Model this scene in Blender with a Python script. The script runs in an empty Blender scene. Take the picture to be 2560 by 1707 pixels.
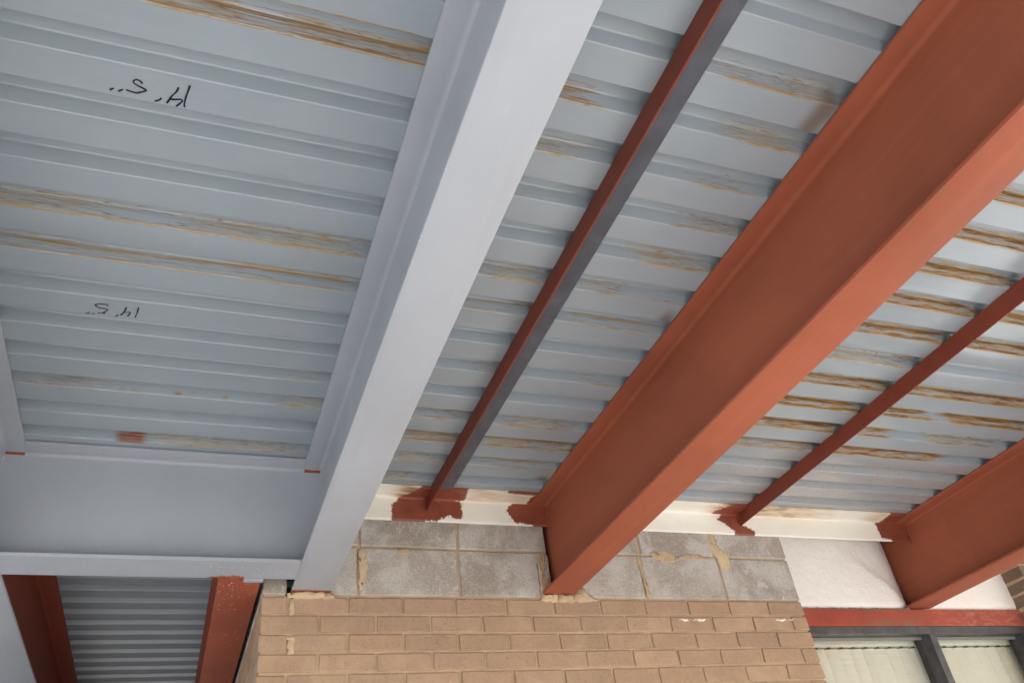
import bpy, bmesh, math, random
import numpy as np
from mathutils import Matrix, Vector, noise as mnoise

scene = bpy.context.scene
C = scene.collection
R = math.radians
H0 = 1.6                      # eye height above the pavement; heights below are given from eye level

# ------------------------------------------------------------------ camera
cam_d = bpy.data.cameras.new('camera')
cam_d.sensor_width = 36.0
cam_d.lens = 28.56
cam_d.clip_start = 0.05
cam_d.clip_end = 500
cam = bpy.data.objects.new('camera', cam_d)
C.objects.link(cam)
RX = (0.93585761, -0.33348811, -0.11382536)
DN = (0.11515977, 0.59473278, -0.79563255)
FW = (0.33302967, 0.73149067, 0.59498961)
cam.matrix_world = Matrix(((RX[0], -DN[0], -FW[0], 0.004),
                           (RX[1], -DN[1], -FW[1], 0.0141),
                           (RX[2], -DN[2], -FW[2], H0),
                           (0, 0, 0, 1)))
scene.camera = cam

# ------------------------------------------------------------------ sky, sun, exposure
SUN_EL, SUN_AZ = R(36), R(148)           # azimuth measured from +Y towards +X: behind the viewer to the right, low enough to light the paving under the canopy
world = bpy.data.worlds.new('World')
scene.world = world
world.use_nodes = True
wn = world.node_tree
sky = wn.nodes.new('ShaderNodeTexSky')
sky.sky_type = 'NISHITA'
sky.sun_disc = False
sky.sun_elevation = SUN_EL
sky.sun_rotation = SUN_AZ
sky.air_density = 1.0
sky.dust_density = 3.0
bg = wn.nodes['Background']
bg.inputs['Strength'].default_value = 0.15
wn.links.new(sky.outputs[0], bg.inputs['Color'])

sd = bpy.data.lights.new('sun', 'SUN')
sd.energy = 4.5
sd.angle = R(0.6)
sd.color = (1.0, 0.97, 0.935)
sun = bpy.data.objects.new('sun', sd)
C.objects.link(sun)
sv = Vector((math.sin(SUN_AZ) * math.cos(SUN_EL), math.cos(SUN_AZ) * math.cos(SUN_EL), math.sin(SUN_EL)))
sun.rotation_euler = sv.to_track_quat('Z', 'Y').to_euler()
sun.location = sv * 30

scene.view_settings.view_transform = 'Standard'
scene.view_settings.look = 'None'
scene.view_settings.gamma = 1.0
scene.view_settings.use_curve_mapping = False
scene.view_settings.exposure = 1.66
scene.cycles.max_bounces = 6
scene.cycles.diffuse_bounces = 3
scene.cycles.glossy_bounces = 2
scene.cycles.transparent_max_bounces = 6

# ------------------------------------------------------------------ node helper
class NT:
    def __init__(s, name):
        s.m = bpy.data.materials.new(name)
        s.m.use_nodes = True
        s.t = s.m.node_tree
        s.b = s.t.nodes['Principled BSDF']
        s.out = s.t.nodes['Material Output']
        s._p = None
    def n(s, typ, **kw):
        nd = s.t.nodes.new('ShaderNode' + typ)
        for k, v in kw.items():
            setattr(nd, k, v)
        return nd
    def put(s, sock, v):
        if v is None:
            return
        if isinstance(v, bpy.types.NodeSocket):
            s.t.links.new(v, sock)
        else:
            if isinstance(v, (tuple, list)) and len(v) == 3 and sock.type == 'RGBA':
                v = (*v, 1)
            sock.default_value = v
    def pos(s):
        if s._p is None:
            s._p = s.n('NewGeometry').outputs['Position']
        return s._p
    def obj(s):
        return s.n('TexCoord').outputs['Object']
    def scaled(s, v, sc):
        nd = s.n('Mapping')
        s.put(nd.inputs['Vector'], v)
        nd.inputs['Scale'].default_value = sc
        return nd.outputs[0]
    def noise(s, v, scale, detail=4, rough=0.55, dist=0.0):
        nd = s.n('TexNoise')
        s.put(nd.inputs['Vector'], v)
        nd.inputs['Scale'].default_value = scale
        nd.inputs['Detail'].default_value = detail
        nd.inputs['Roughness'].default_value = rough
        nd.inputs['Distortion'].default_value = dist
        return nd.outputs[0]
    def vor(s, v, scale, out='Distance', rnd=1.0, feature='F1'):
        nd = s.n('TexVoronoi', feature=feature)
        s.put(nd.inputs['Vector'], v)
        nd.inputs['Scale'].default_value = scale
        nd.inputs['Randomness'].default_value = rnd
        return nd.outputs[out]
    def math(s, op, a, b=None, c=None, clamp=False):
        nd = s.n('Math', operation=op, use_clamp=clamp)
        s.put(nd.inputs[0], a)
        s.put(nd.inputs[1], b)
        s.put(nd.inputs[2], c)
        return nd.outputs[0]
    def mr(s, v, a, b, c=0.0, d=1.0):
        nd = s.n('MapRange', interpolation_type='SMOOTHSTEP')
        s.put(nd.inputs[0], v)
        for i, x in enumerate((a, b, c, d)):
            nd.inputs[i + 1].default_value = x
        return nd.outputs[0]
    def ramp(s, v, pts):
        nd = s.n('ValToRGB')
        s.put(nd.inputs[0], v)
        cr = nd.color_ramp
        while len(cr.elements) < len(pts):
            cr.elements.new(0.5)
        for e, (p, c) in zip(cr.elements, pts):
            e.position = p
            e.color = c if len(c) == 4 else (*c, 1)
        return nd.outputs[0]
    def mix(s, f, a, b, typ='MIX'):
        nd = s.n('Mix', data_type='RGBA', blend_type=typ)
        s.put(nd.inputs[0], f)
        s.put(nd.inputs[6], a)
        s.put(nd.inputs[7], b)
        return nd.outputs[2]
    def attr(s, name):
        return s.n('Attribute', attribute_name=name).outputs['Fac']
    def rnd(s):
        return s.n('ObjectInfo').outputs['Random']
    def bump(s, h, strength=0.3, dist=0.002, normal=None):
        nd = s.n('Bump')
        nd.inputs['Strength'].default_value = strength
        nd.inputs['Distance'].default_value = dist
        s.put(nd.inputs['Height'], h)
        if normal is not None:
            s.put(nd.inputs['Normal'], normal)
        return nd.outputs[0]
    def done(s, col, rough=0.5, normal=None, spec=None, metal=None):
        s.put(s.b.inputs['Base Color'], col)
        s.put(s.b.inputs['Roughness'], rough)
        if normal is not None:
            s.put(s.b.inputs['Normal'], normal)
        if spec is not None:
            s.put(s.b.inputs['Specular IOR Level'], spec)
        if metal is not None:
            s.put(s.b.inputs['Metallic'], metal)
        return s.m

def vary(t, col, amt, v=None, scale=3.0, detail=3):
    n = t.noise(t.pos() if v is None else v, scale, detail, 0.6)
    lo = tuple(c * (1 - amt) for c in col)
    hi = tuple(min(1, c * (1 + amt)) for c in col)
    return t.ramp(n, [(0.3, lo), (0.7, hi)])

# ------------------------------------------------------------------ materials
PRIMER = (0.325, 0.095, 0.052)

def mat_grey_paint():
    t = NT('grey_beam_paint')
    col = vary(t, (0.370, 0.400, 0.448), 0.06, scale=2.2)
    br = t.noise(t.scaled(t.pos(), (26, 1.6, 26)), 1.6, 4, 0.65)
    col = t.mix(t.mr(br, 0.42, 0.75, 0, 0.35), col, (0.335, 0.355, 0.395))
    fine = t.noise(t.pos(), 55, 4, 0.6)
    col = t.mix(t.mr(fine, 0.62, 0.8, 0, 0.25), col, (0.48, 0.49, 0.51))
    # pale overspray beads
    d = t.vor(t.pos(), 48)
    c = t.vor(t.pos(), 48, 'Color')
    pick = t.mr(t.math('MULTIPLY', c, 1.0), 0.80, 0.86)
    dots = t.math('MULTIPLY', t.mr(d, 0.10, 0.15, 1, 0), pick)
    zone = t.mr(t.noise(t.pos(), 2.1, 2), 0.52, 0.66)
    dots = t.math('MULTIPLY', dots, zone)
    col = t.mix(dots, col, (0.66, 0.65, 0.63))
    # faint rust bleeding in places
    r = t.mr(t.noise(t.pos(), 9, 4, 0.7), 0.73, 0.80, 0, 0.5)
    col = t.mix(r, col, (0.36, 0.30, 0.25))
    g9 = t.n('TexVoronoi')
    t.put(g9.inputs['Vector'], t.pos())
    g9.inputs['Scale'].default_value = 7.5
    spot = t.math('MULTIPLY', t.mr(g9.outputs['Distance'], 0.03, 0.075, 0.8, 0), t.mr(g9.outputs['Color'], 0.72, 0.76))
    col = t.mix(spot, col, (0.30, 0.19, 0.11))
    scuff = t.mr(t.noise(t.scaled(t.pos(), (9, 2.2, 9)), 3.0, 5, 0.75, 0.8), 0.60, 0.74, 0, 0.35)
    col = t.mix(scuff, col, (0.46, 0.47, 0.485))
    # brushed-on primer where the sheet carries a painted patch
    p = t.math('ADD', t.attr('paint'), t.math('MULTIPLY', t.math('SUBTRACT', t.noise(t.pos(), 70, 4), 0.5), 0.03))
    pm = t.mr(p, 0.028, 0.032)
    col = t.mix(pm, col, PRIMER)
    nrm = None
    rough = t.mr(t.noise(t.pos(), 6, 4), 0.3, 0.7, 0.36, 0.5)
    return t.done(col, rough, nrm, 0.45)

def mat_primer(name='red_oxide_primer', base=PRIMER, dull=0.06):
    t = NT(name)
    n1 = t.noise(t.pos(), 1.7, 4, 0.65, 0.4)
    col = t.ramp(n1, [(0.3, tuple(c * (1 - 0.16) for c in base)), (0.7, tuple(c * 1.16 for c in base))])
    # brushed streaks and chalky bloom
    st = t.noise(t.scaled(t.pos(), (22, 1.2, 22)), 2.0, 5, 0.6)
    col = t.mix(t.mr(st, 0.45, 0.78, 0, 0.20), col, tuple(min(1, c * 1.45 + 0.012) for c in base))
    ch = t.mr(t.noise(t.pos(), 5.5, 5, 0.7, 0.6), 0.58, 0.78, 0, 0.25)
    col = t.mix(ch, col, (0.36, 0.14, 0.085))
    d = t.vor(t.pos(), 62)
    c = t.vor(t.pos(), 62, 'Color')
    dots = t.math('MULTIPLY', t.mr(d, 0.07, 0.11, 1, 0), t.mr(c, 0.86, 0.9))
    zone = t.mr(t.noise(t.pos(), 2.6, 2), 0.56, 0.7)
    dots = t.math('MULTIPLY', dots, zone)
    col = t.mix(t.math('MULTIPLY', dots, 0.7), col, (0.55, 0.40, 0.33))
    dirt = t.mr(t.noise(t.pos(), 30, 5, 0.7), 0.66, 0.8, 0, 0.3)
    col = t.mix(dirt, col, (0.10, 0.035, 0.02))
    return t.done(col, t.mr(n1, 0.3, 0.7, 0.52, 0.66), None, 0.22)

def mat_splash_primer():
    t = NT('paint_splashed_primer')
    base = (0.33, 0.082, 0.042)
    col = vary(t, base, 0.16, scale=2.5)
    d = t.vor(t.pos(), 85)
    c = t.vor(t.pos(), 85, 'Color')
    dots = t.math('MULTIPLY', t.mr(d, 0.16, 0.24, 1, 0), t.mr(c, 0.6, 0.66))
    dots = t.math('MULTIPLY', dots, t.mr(t.noise(t.pos(), 6, 2), 0.42, 0.6))
    col = t.mix(t.math('MULTIPLY', dots, 0.6), col, (0.62, 0.50, 0.45))
    return t.done(col, 0.5, None, 0.35)

def mat_deck():
    t = NT('painted_steel_deck')
    P = t.pos()
    big = t.noise(P, 2.0, 3, 0.6)
    col = t.ramp(big, [(0.3, (0.283, 0.332, 0.378)), (0.7, (0.318, 0.370, 0.416))])
    # faint lengthwise streaks, chalky dust
    st = t.noise(t.scaled(P, (1.3, 30, 10)), 2.0, 4, 0.6)
    col = t.mix(t.mr(st, 0.48, 0.8, 0, 0.12), col, (0.40, 0.43, 0.45))
    dust = t.mr(t.noise(P, 13, 5, 0.74, 0.3), 0.62, 0.82, 0, 0.30)
    col = t.mix(dust, col, (0.50, 0.49, 0.47))
    # fine scratches
    sc = t.vor(t.scaled(P, (1.5, 9, 1)), 3.0, 'Distance', 1.0, 'DISTANCE_TO_EDGE')
    scm = t.math('MULTIPLY', t.mr(sc, 0.0, 0.0022, 1, 0), t.mr(big, 0.58, 0.64))
    col = t.mix(t.math('MULTIPLY', scm, 0.3), col, (0.62, 0.63, 0.64))
    # dust and water marks near the wall
    dirt = t.attr('dirt')
    dn = t.noise(t.scaled(P, (1, 1.6, 1.6)), 5.0, 4, 0.66, 0.6)
    col = t.mix(t.math('MULTIPLY', dirt, t.mr(dn, 0.25, 0.8, 0.1, 0.7)), col, (0.46, 0.42, 0.385))
    tl = t.math('ABSOLUTE', t.math('SUBTRACT', dn, 0.55))
    col = t.mix(t.math('MULTIPLY', dirt, t.mr(tl, 0.0, 0.006, 0.5, 0)), col, (0.27, 0.18, 0.10))
    # rust stains on the webs: long run lines over a thin bleached film, scale where heavy
    mask = t.attr('mask')
    rust = t.attr('rust')
    heavy = t.attr('heavy')
    w = t.attr('across')
    sp = t.n('SeparateXYZ')
    t.put(sp.inputs[0], P)
    cb = t.n('CombineXYZ')
    t.put(cb.inputs[0], sp.outputs[0])
    t.put(cb.inputs[1], t.math('MULTIPLY', w, 0.55))
    t.put(cb.inputs[2], t.math('MULTIPLY', sp.outputs[1], 3.0))
    Q = cb.outputs[0]
    n1 = t.noise(t.scaled(Q, (1.5, 7, 1)), 2.0, 4, 0.62, 0.25)
    v = t.math('ADD', rust, t.math('MULTIPLY', t.math('SUBTRACT', n1, 0.5), 1.25))
    fill = t.math('MULTIPLY', t.mr(v, 0.40, 0.60), mask)
    col = t.mix(t.math('MULTIPLY', fill, 0.42), col, (0.36, 0.355, 0.275))
    n2 = t.noise(t.scaled(Q, (4.5, 11, 1)), 2.2, 4, 0.66, 0.3)
    col = t.mix(t.math('MULTIPLY', fill, t.mr(n2, 0.54, 0.66, 0, 0.85)), col, (0.33, 0.185, 0.035))
    for lv, wd, st_ in ((0.44, 0.036, 0.95), (0.58, 0.024, 0.85), (0.72, 0.026, 0.85)):
        ln = t.mr(t.math('ABSOLUTE', t.math('SUBTRACT', v, lv)), 0.0, wd, st_, 0)
        ln = t.math('MULTIPLY', ln, t.mr(n2, 0.30, 0.46))
        col = t.mix(t.math('MULTIPLY', ln, mask), col, (0.20, 0.082, 0.014))
    edge = t.math('ABSOLUTE', t.math('SUBTRACT', w, 0.42))
    n3 = t.math('ADD', t.noise(t.scaled(Q, (5, 10, 1)), 2.1, 5, 0.66, 0.5), t.math('MULTIPLY', t.math('SUBTRACT', edge, 0.24), 0.40))
    hv = t.math('MULTIPLY', heavy, t.mr(v, 0.26, 0.42))
    col = t.mix(t.math('MULTIPLY', hv, t.mr(n3, 0.44, 0.49, 0, 0.95)), col, (0.36, 0.155, 0.014))
    col = t.mix(t.math('MULTIPLY', hv, t.mr(n3, 0.51, 0.56, 0, 0.95)), col, (0.075, 0.032, 0.012))
    col = t.mix(t.math('MULTIPLY', hv, t.mr(n3, 0.60, 0.68, 0, 0.7)), col, (0.105, 0.10, 0.09))
    # amber run-off
    an = t.math('MULTIPLY', t.attr('amber'), t.mr(n2, 0.28, 0.62, 0.25, 1.0))
    col = t.mix(t.mr(an, 0.05, 0.85, 0, 0.95), col, (0.34, 0.20, 0.026))
    col = t.mix(t.mr(an, 0.60, 1.0, 0, 0.9), col, (0.27, 0.090, 0.010))
    # primer patch
    pr = t.math('MULTIPLY', t.attr('primer'), t.mr(n2, 0.36, 0.46, 0.3, 1.0))
    col = t.mix(pr, col, (0.23, 0.085, 0.045))
    # welding scorch
    sm = t.attr('smudge')
    col = t.mix(t.mr(sm, 0.0, 1.0, 0, 0.8), col, (0.15, 0.105, 0.078))
    rough = t.mr(fill, 0, 1, 0.24, 0.45)
    return t.done(col, rough, None, 0.72)

def mat_scale():
    t = NT('mill_scale_steel')
    col = vary(t, (0.082, 0.092, 0.116), 0.2, scale=14)
    end = t.mr(t.noise(t.scaled(t.pos(), (14, 5, 14)), 2.5, 6, 0.7), 0.52, 0.68)
    near = t.n('SeparateXYZ')
    t.put(near.inputs[0], t.pos())
    col = t.mix(t.math('MULTIPLY', end, t.mr(near.outputs[1], 2.1, 2.75, 0.05, 0.9)), col, (0.20, 0.12, 0.055))
    return t.done(col, 0.45, None, 0.5)

def mat_ledger():
    t = NT('white_ledger_paint')
    P = t.pos()
    col = vary(t, (0.86, 0.835, 0.75), 0.03, scale=6)
    gr = t.mr(t.noise(P, 22, 6, 0.7), 0.66, 0.8, 0, 0.35)
    col = t.mix(gr, col, (0.50, 0.44, 0.35))
    burn = t.math('MULTIPLY', t.attr('burn'), t.mr(t.noise(t.scaled(P, (5, 20, 20)), 2.2, 4), 0.25, 0.7, 0.5, 1.15))
    col = t.mix(t.mr(burn, 0.05, 0.8, 0, 0.8), col, (0.60, 0.38, 0.19))
    col = t.mix(t.mr(burn, 0.5, 1.1, 0, 0.95), col, (0.10, 0.045, 0.03))
    nz = t.math('SUBTRACT', t.noise(P, 95, 5, 0.78), 0.5)
    br = t.math('SUBTRACT', t.noise(t.scaled(P, (30, 220, 220)), 1.0, 4, 0.7), 0.5)
    p = t.math('ADD', t.attr('paint'), t.math('ADD', t.math('MULTIPLY', nz, 0.034), t.math('MULTIPLY', br, 0.022)))
    pm = t.mr(p, 0.0275, 0.0315)
    pc = vary(t, (0.255, 0.068, 0.038), 0.16, scale=22)
    col = t.mix(pm, col, pc)
    return t.done(col, 0.5, None, 0.4)

def mat_brick(name, base, amt, streak=0.25):
    t = NT(name)
    P = t.pos()
    rnd = t.rnd()
    c0 = t.ramp(rnd, [(0.0, tuple(c * (1 - amt) for c in base)), (0.45, base),
                      (0.8, (base[0] * 0.97, base[1] * 0.93, base[2] * 0.90)),
                      (1.0, tuple(min(1, c * (1 + amt * 1.1)) for c in base))])
    n = t.noise(P, 11, 4, 0.7, 0.3)
    col = t.mix(t.mr(n, 0.35, 0.75, 0, 0.6), c0, tuple(c * 0.80 for c in base))
    st = t.noise(t.scaled(P, (60, 60, 5)), 1.5, 4, 0.6)
    col = t.mix(t.mr(st, 0.5, 0.8, 0, streak), col, tuple(min(1, c * 1.25) for c in base))
    g = t.noise(P, 120, 4, 0.75)
    col = t.mix(t.mr(g, 0.50, 0.70, 0, 0.5), col, tuple(c * 0.72 for c in base))
    col = t.mix(t.mr(g, 0.33, 0.46, 0.4, 0), col, tuple(min(1, c * 1.25) for c in base))
    vd = t.n('TexVoronoi')
    t.put(vd.inputs['Vector'], P)
    vd.inputs['Scale'].default_value = 85
    d, c = vd.outputs['Distance'], vd.outputs['Color']
    dk = t.math('MULTIPLY', t.mr(d, 0.14, 0.26, 1, 0), t.mr(c, 0.70, 0.76))
    col = t.mix(t.math('MULTIPLY', dk, 0.45), col, (0.14, 0.09, 0.065))
    lt = t.math('MULTIPLY', t.mr(d, 0.12, 0.22, 1, 0), t.mr(c, 0.24, 0.20))
    col = t.mix(t.math('MULTIPLY', lt, 0.7), col, (0.64, 0.54, 0.44))
    # thin mortar wash left on the faces
    sm = t.mr(t.noise(P, 5.2, 4, 0.72, 0.6), 0.46, 0.72, 0, 0.6)
    col = t.mix(sm, col, (base[0] * 1.16, base[1] * 1.22, base[2] * 1.15))
    h = t.math('SUBTRACT', g, dk)
    return t.done(col, 0.9, t.bump(h, 0.6, 0.002), 0.2)

def mat_block():
    t = NT('concrete_block')
    P = t.pos()
    rnd = t.rnd()
    c0 = t.ramp(rnd, [(0, (0.33, 0.28, 0.235)), (1, (0.42, 0.37, 0.32))])
    n = t.noise(P, 4.5, 5, 0.62, 0.3)
    col = t.mix(t.mr(n, 0.42, 0.64, 0, 0.85), c0, (0.56, 0.53, 0.49))
    g = t.noise(P, 170, 4, 0.75)
    col = t.mix(t.mr(g, 0.50, 0.68, 0, 0.55), col, (0.23, 0.195, 0.17))
    col = t.mix(t.mr(g, 0.34, 0.48, 0.6, 0), col, (0.60, 0.56, 0.51))
    ef = t.mr(t.noise(t.scaled(P, (12, 12, 3.0)), 1.8, 6, 0.75, 1.4), 0.54, 0.68, 0, 0.6)
    zone = t.mr(t.noise(P, 2.9, 2), 0.46, 0.60)
    col = t.mix(t.math('MULTIPLY', ef, zone), col, (0.70, 0.685, 0.66))
    tan = t.mr(t.noise(P, 7.5, 5, 0.7, 0.5), 0.60, 0.72, 0, 0.5)
    col = t.mix(tan, col, (0.43, 0.33, 0.235))
    return t.done(col, 0.95, t.bump(g, 0.7, 0.002), 0.15)

def mat_mortar(name='mortar', base=(0.50, 0.37, 0.24)):
    t = NT(name)
    P = t.pos()
    col = vary(t, base, 0.14, scale=12)
    g = t.noise(P, 220, 3, 0.7)
    col = t.mix(t.mr(g, 0.55, 0.72, 0, 0.35), col, tuple(c * 0.6 for c in base))
    h = t.math('ADD', g, t.math('MULTIPLY', t.noise(P, 40, 4), 1.2))
    return t.done(col, 0.95, t.bump(h, 0.6, 0.002), 0.15)

def mat_foam():
    t = NT('white_sprayed_render')
    P = t.pos()
    col = vary(t, (0.91, 0.865, 0.82), 0.03, scale=5)
    n = t.noise(P, 120, 3, 0.7)
    col = t.mix(t.mr(n, 0.55, 0.75, 0, 0.3), col, (0.72, 0.60, 0.52))
    sp = t.math('MULTIPLY', t.mr(t.vor(P, 26), 0.03, 0.06, 1, 0), t.mr(t.vor(P, 26, 'Color'), 0.86, 0.9))
    col = t.mix(t.math('MULTIPLY', sp, 0.6), col, (0.33, 0.27, 0.22))
    return t.done(col, 0.95, t.bump(t.math('ADD', n, t.noise(P, 55, 2)), 0.75, 0.003), 0.2)

def mat_lintel():
    t = NT('red_lintel_paint')
    P = t.pos()
    col = vary(t, (0.37, 0.075, 0.047), 0.14, scale=7)
    sx = t.n('SeparateXYZ')
    t.put(sx.inputs[0], P)
    right = t.mr(sx.outputs[0], 3.25, 3.6)
    ch = t.mr(t.noise(t.scaled(P, (9, 9, 24)), 2.0, 7, 0.7, 0.6), 0.42, 0.72, 0, 0.75)
    col = t.mix(t.math('MULTIPLY', ch, right), col, (0.47, 0.23, 0.17))
    m1 = t.math('MULTIPLY', t.mr(sx.outputs[0], 2.85, 3.05), t.mr(sx.outputs[0], 3.22, 3.36, 1, 0))
    al = t.mr(t.noise(t.scaled(P, (4, 9, 12)), 2.2, 7, 0.72, 0.4), 0.40, 0.68, 0, 0.75)
    col = t.mix(t.math('MULTIPLY', m1, al), col, (0.20, 0.14, 0.085))
    sp = t.math('MULTIPLY', t.mr(t.vor(P, 40), 0.08, 0.14, 1, 0), t.mr(t.vor(P, 40, 'Color'), 0.85, 0.9))
    col = t.mix(t.math('MULTIPLY', sp, 0.5), col, (0.6, 0.45, 0.38))
    return t.done(col, 0.6, t.bump(t.noise(P, 90, 4), 0.2, 0.001), 0.3)

def mat_frame():
    t = NT('weathered_dark_aluminium')
    P = t.pos()
    n = t.noise(t.scaled(P, (3, 3, 3)), 4, 6, 0.7, 0.4)
    col = t.ramp(n, [(0.3, (0.035, 0.034, 0.037)), (0.62, (0.085, 0.085, 0.095)), (0.8, (0.19, 0.195, 0.215))])
    sp = t.math('MULTIPLY', t.mr(t.vor(P, 160), 0.12, 0.22, 1, 0), t.mr(t.vor(P, 160, 'Color'), 0.72, 0.8))
    col = t.mix(t.math('MULTIPLY', sp, 0.4), col, (0.35, 0.35, 0.35))
    return t.done(col, 0.42, t.bump(t.noise(P, 80, 4), 0.1, 0.001), 0.5)

def mat_plain(name, col, rough=0.6, amt=0.05, scale=6, spec=0.4):
    t = NT(name)
    return t.done(vary(t, col, amt, scale=scale), rough, None, spec)

def mat_blind():
    t = NT('cream_blind_vane')
    col = vary(t, (0.88, 0.84, 0.72), 0.04, v=t.scaled(t.pos(), (8, 8, 0.6)), scale=2)
    m = t.done(col, 0.75, None, 0.2)
    return m

def mat_glass():
    t = NT('window_glass')
    tr = t.n('BsdfTransparent')
    tr.inputs[0].default_value = (0.965, 0.97, 0.955, 1)
    gl = t.n('BsdfGlossy')
    gl.inputs['Roughness'].default_value = 0.02
    lw = t.n('LayerWeight')
    lw.inputs[0].default_value = 0.5
    f5 = t.math('POWER', lw.outputs['Facing'], 5.0)
    mx = t.n('MixShader')
    t.put(mx.inputs[0], t.math('MULTIPLY_ADD', f5, 0.9, 0.07, clamp=True))
    t.t.links.new(tr.outputs[0], mx.inputs[1])
    t.t.links.new(gl.outputs[0], mx.inputs[2])
    t.t.links.new(mx.outputs[0], t.out.inputs['Surface'])
    return t.m

def mat_concrete():
    t = NT('concrete_paving')
    P = t.pos()
    col = vary(t, (0.53, 0.515, 0.485), 0.08, scale=0.8)
    return t.done(col, 0.9, None, 0.2)

def mat_asphalt():
    t = NT('asphalt')
    P = t.pos()
    col = vary(t, (0.12, 0.12, 0.118), 0.15, scale=0.7)
    return t.done(col, 0.9, None, 0.3)

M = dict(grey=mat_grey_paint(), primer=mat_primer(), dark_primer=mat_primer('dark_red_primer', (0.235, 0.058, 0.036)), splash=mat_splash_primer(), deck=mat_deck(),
         scale=mat_scale(), ledger=mat_ledger(), brick=mat_brick('tan_brick', (0.425, 0.290, 0.200), 0.15),
         dark_brick=mat_brick('dark_brick', (0.22, 0.155, 0.115), 0.2), block=mat_block(), mortar=mat_mortar(),
         pale_mortar=mat_mortar('pale_mortar', (0.60, 0.455, 0.29)), foam=mat_foam(), lintel=mat_lintel(), frame=mat_frame(),
         rubber=mat_plain('grey_gasket', (0.22, 0.22, 0.19), 0.6), rail=mat_plain('ivory_head_rail', (0.86, 0.84, 0.72), 0.45),
         blind=mat_blind(), glass=mat_glass(), ground=mat_asphalt(), paving=mat_concrete(), hook=mat_plain('dark_hook', (0.06, 0.07, 0.07), 0.5),
         ink=mat_plain('black_marker_ink', (0.012, 0.010, 0.012), 0.45), plaster=mat_plain('interior_plaster', (0.42, 0.41, 0.39), 0.9),
         red_cut=mat_plain('bare_primer_edge', (0.30, 0.06, 0.025), 0.7, 0.25, 40))

# ------------------------------------------------------------------ mesh helpers
rng = random.Random(7)

def link(name, me, mat, parent=None):
    o = bpy.data.objects.new(name, me)
    if mat is not None and not me.materials:
        me.materials.append(mat)
    C.objects.link(o)
    o.parent = parent
    return o

def tag(o, label, cat, group=None):
    o['label'] = label
    o['category'] = cat
    if group:
        o['group'] = group
    return o

def empty(name, loc, label, cat, group=None):
    o = bpy.data.objects.new(name, None)
    o.empty_display_size = 0.1
    C.objects.link(o)
    o.location = loc
    return tag(o, label, cat, group)

def fix_parent(o):
    # keep world placement under an empty that has its own location
    p = o.parent
    q = Vector((0, 0, 0))
    while p is not None:
        q += p.location
        p = p.parent
    o.location = o.location - q

def mesh(name, verts, faces, smooth=False):
    me = bpy.data.meshes.new(name)
    me.from_pydata([tuple(v) for v in verts], [], faces)
    me.update()
    if smooth:
        me.polygons.foreach_set('use_smooth', [True] * len(me.polygons))
    return me

def bm_mesh(name, bm, smooth=False):
    bmesh.ops.recalc_face_normals(bm, faces=bm.faces)
    me = bpy.data.meshes.new(name)
    bm.to_mesh(me)
    bm.free()
    if smooth:
        me.polygons.foreach_set('use_smooth', [True] * len(me.polygons))
    return me

def box_bm(bm, x0, x1, y0, y1, z0, z1, bev=0.0, seg=1):
    r = bmesh.ops.create_cube(bm, size=1.0)
    vs = r['verts']
    for v in vs:
        v.co = Vector(((x0 + x1) / 2 + v.co.x * (x1 - x0), (y0 + y1) / 2 + v.co.y * (y1 - y0), (z0 + z1) / 2 + v.co.z * (z1 - z0)))
    if bev:
        es = list({e for v in vs for e in v.link_edges})
        bmesh.ops.bevel(bm, geom=es, offset=bev, segments=seg, affect='EDGES', profile=0.6)

def box(name, x0, x1, y0, y1, z0, z1, mat, parent=None, bev=0.0015, seg=2):
    """a bevelled box; heights are given from eye level"""
    bm = bmesh.new()
    box_bm(bm, x0, x1, y0, y1, z0 + H0, z1 + H0, bev, seg)
    o = link(name, bm_mesh(name, bm), mat, parent)
    fix_parent(o)
    return o

def prism(name, prof, axis, a0, a1, mat, parent=None, smooth_sets=None, seg=1):
    """closed profile [(u, z)] swept along x or y; z from eye level"""
    n = len(prof)
    vs, fs = [], []
    for k in range(seg + 1):
        a = a0 + (a1 - a0) * k / seg
        for u, z in prof:
            vs.append((a, u, z + H0) if axis == 'x' else (u, a, z + H0))
    for k in range(seg):
        for i in range(n):
            j = (i + 1) % n
            fs.append((k * n + i, k * n + j, (k + 1) * n + j, (k + 1) * n + i))
    fs.append(tuple(range(n)))
    fs.append(tuple(range(seg * n, seg * n + n)))
    bm = bmesh.new()
    bv = [bm.verts.new(v) for v in vs]
    for f in fs:
        bm.faces.new([bv[i] for i in f])
    o = link(name, bm_mesh(name, bm), mat, parent)
    o.data.polygons.foreach_set('use_smooth', [len(p.vertices) == 4 for p in o.data.polygons])
    o.data.set_sharp_from_angle(angle=R(32))
    fix_parent(o)
    return o

def web_profile(c, z0, z1, t, r):
    """web with rolled fillets at both ends"""
    h = t / 2
    pts = []
    N = 5
    for i in range(N + 1):
        a = i / N * math.pi / 2
        pts.append((c - h - r + r * math.sin(a), z0 + r - r * math.cos(a)))
    for i in range(N + 1):
        a = i / N * math.pi / 2
        pts.append((c - h - r * (1 - math.cos(a)), z1 - r + r * math.sin(a)))
    right = [(2 * c - u, z) for u, z in reversed(pts)]
    return [(pts[0][0], z0 - 0.002)] + pts + [(pts[-1][0], z1 + 0.002)] + [(right[0][0], z1 + 0.002)] + right + [(right[-1][0], z0 - 0.002)]

def flange_profile(c, w, z0, z1, b=0.002):
    x0, x1 = c - w / 2, c + w / 2
    return [(x0 + b, z0), (x1 - b, z0), (x1 - b * .3, z0 + b * .3), (x1, z0 + b), (x1, z1 - b), (x1 - b, z1), (x0 + b, z1), (x0, z1 - b), (x0, z0 + b), (x0 + b * .3, z0 + b * .3)]

BOT, TOP, TF, TW, FW_ = 1.097, 1.4885, 0.0115, 0.009, 0.139

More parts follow.
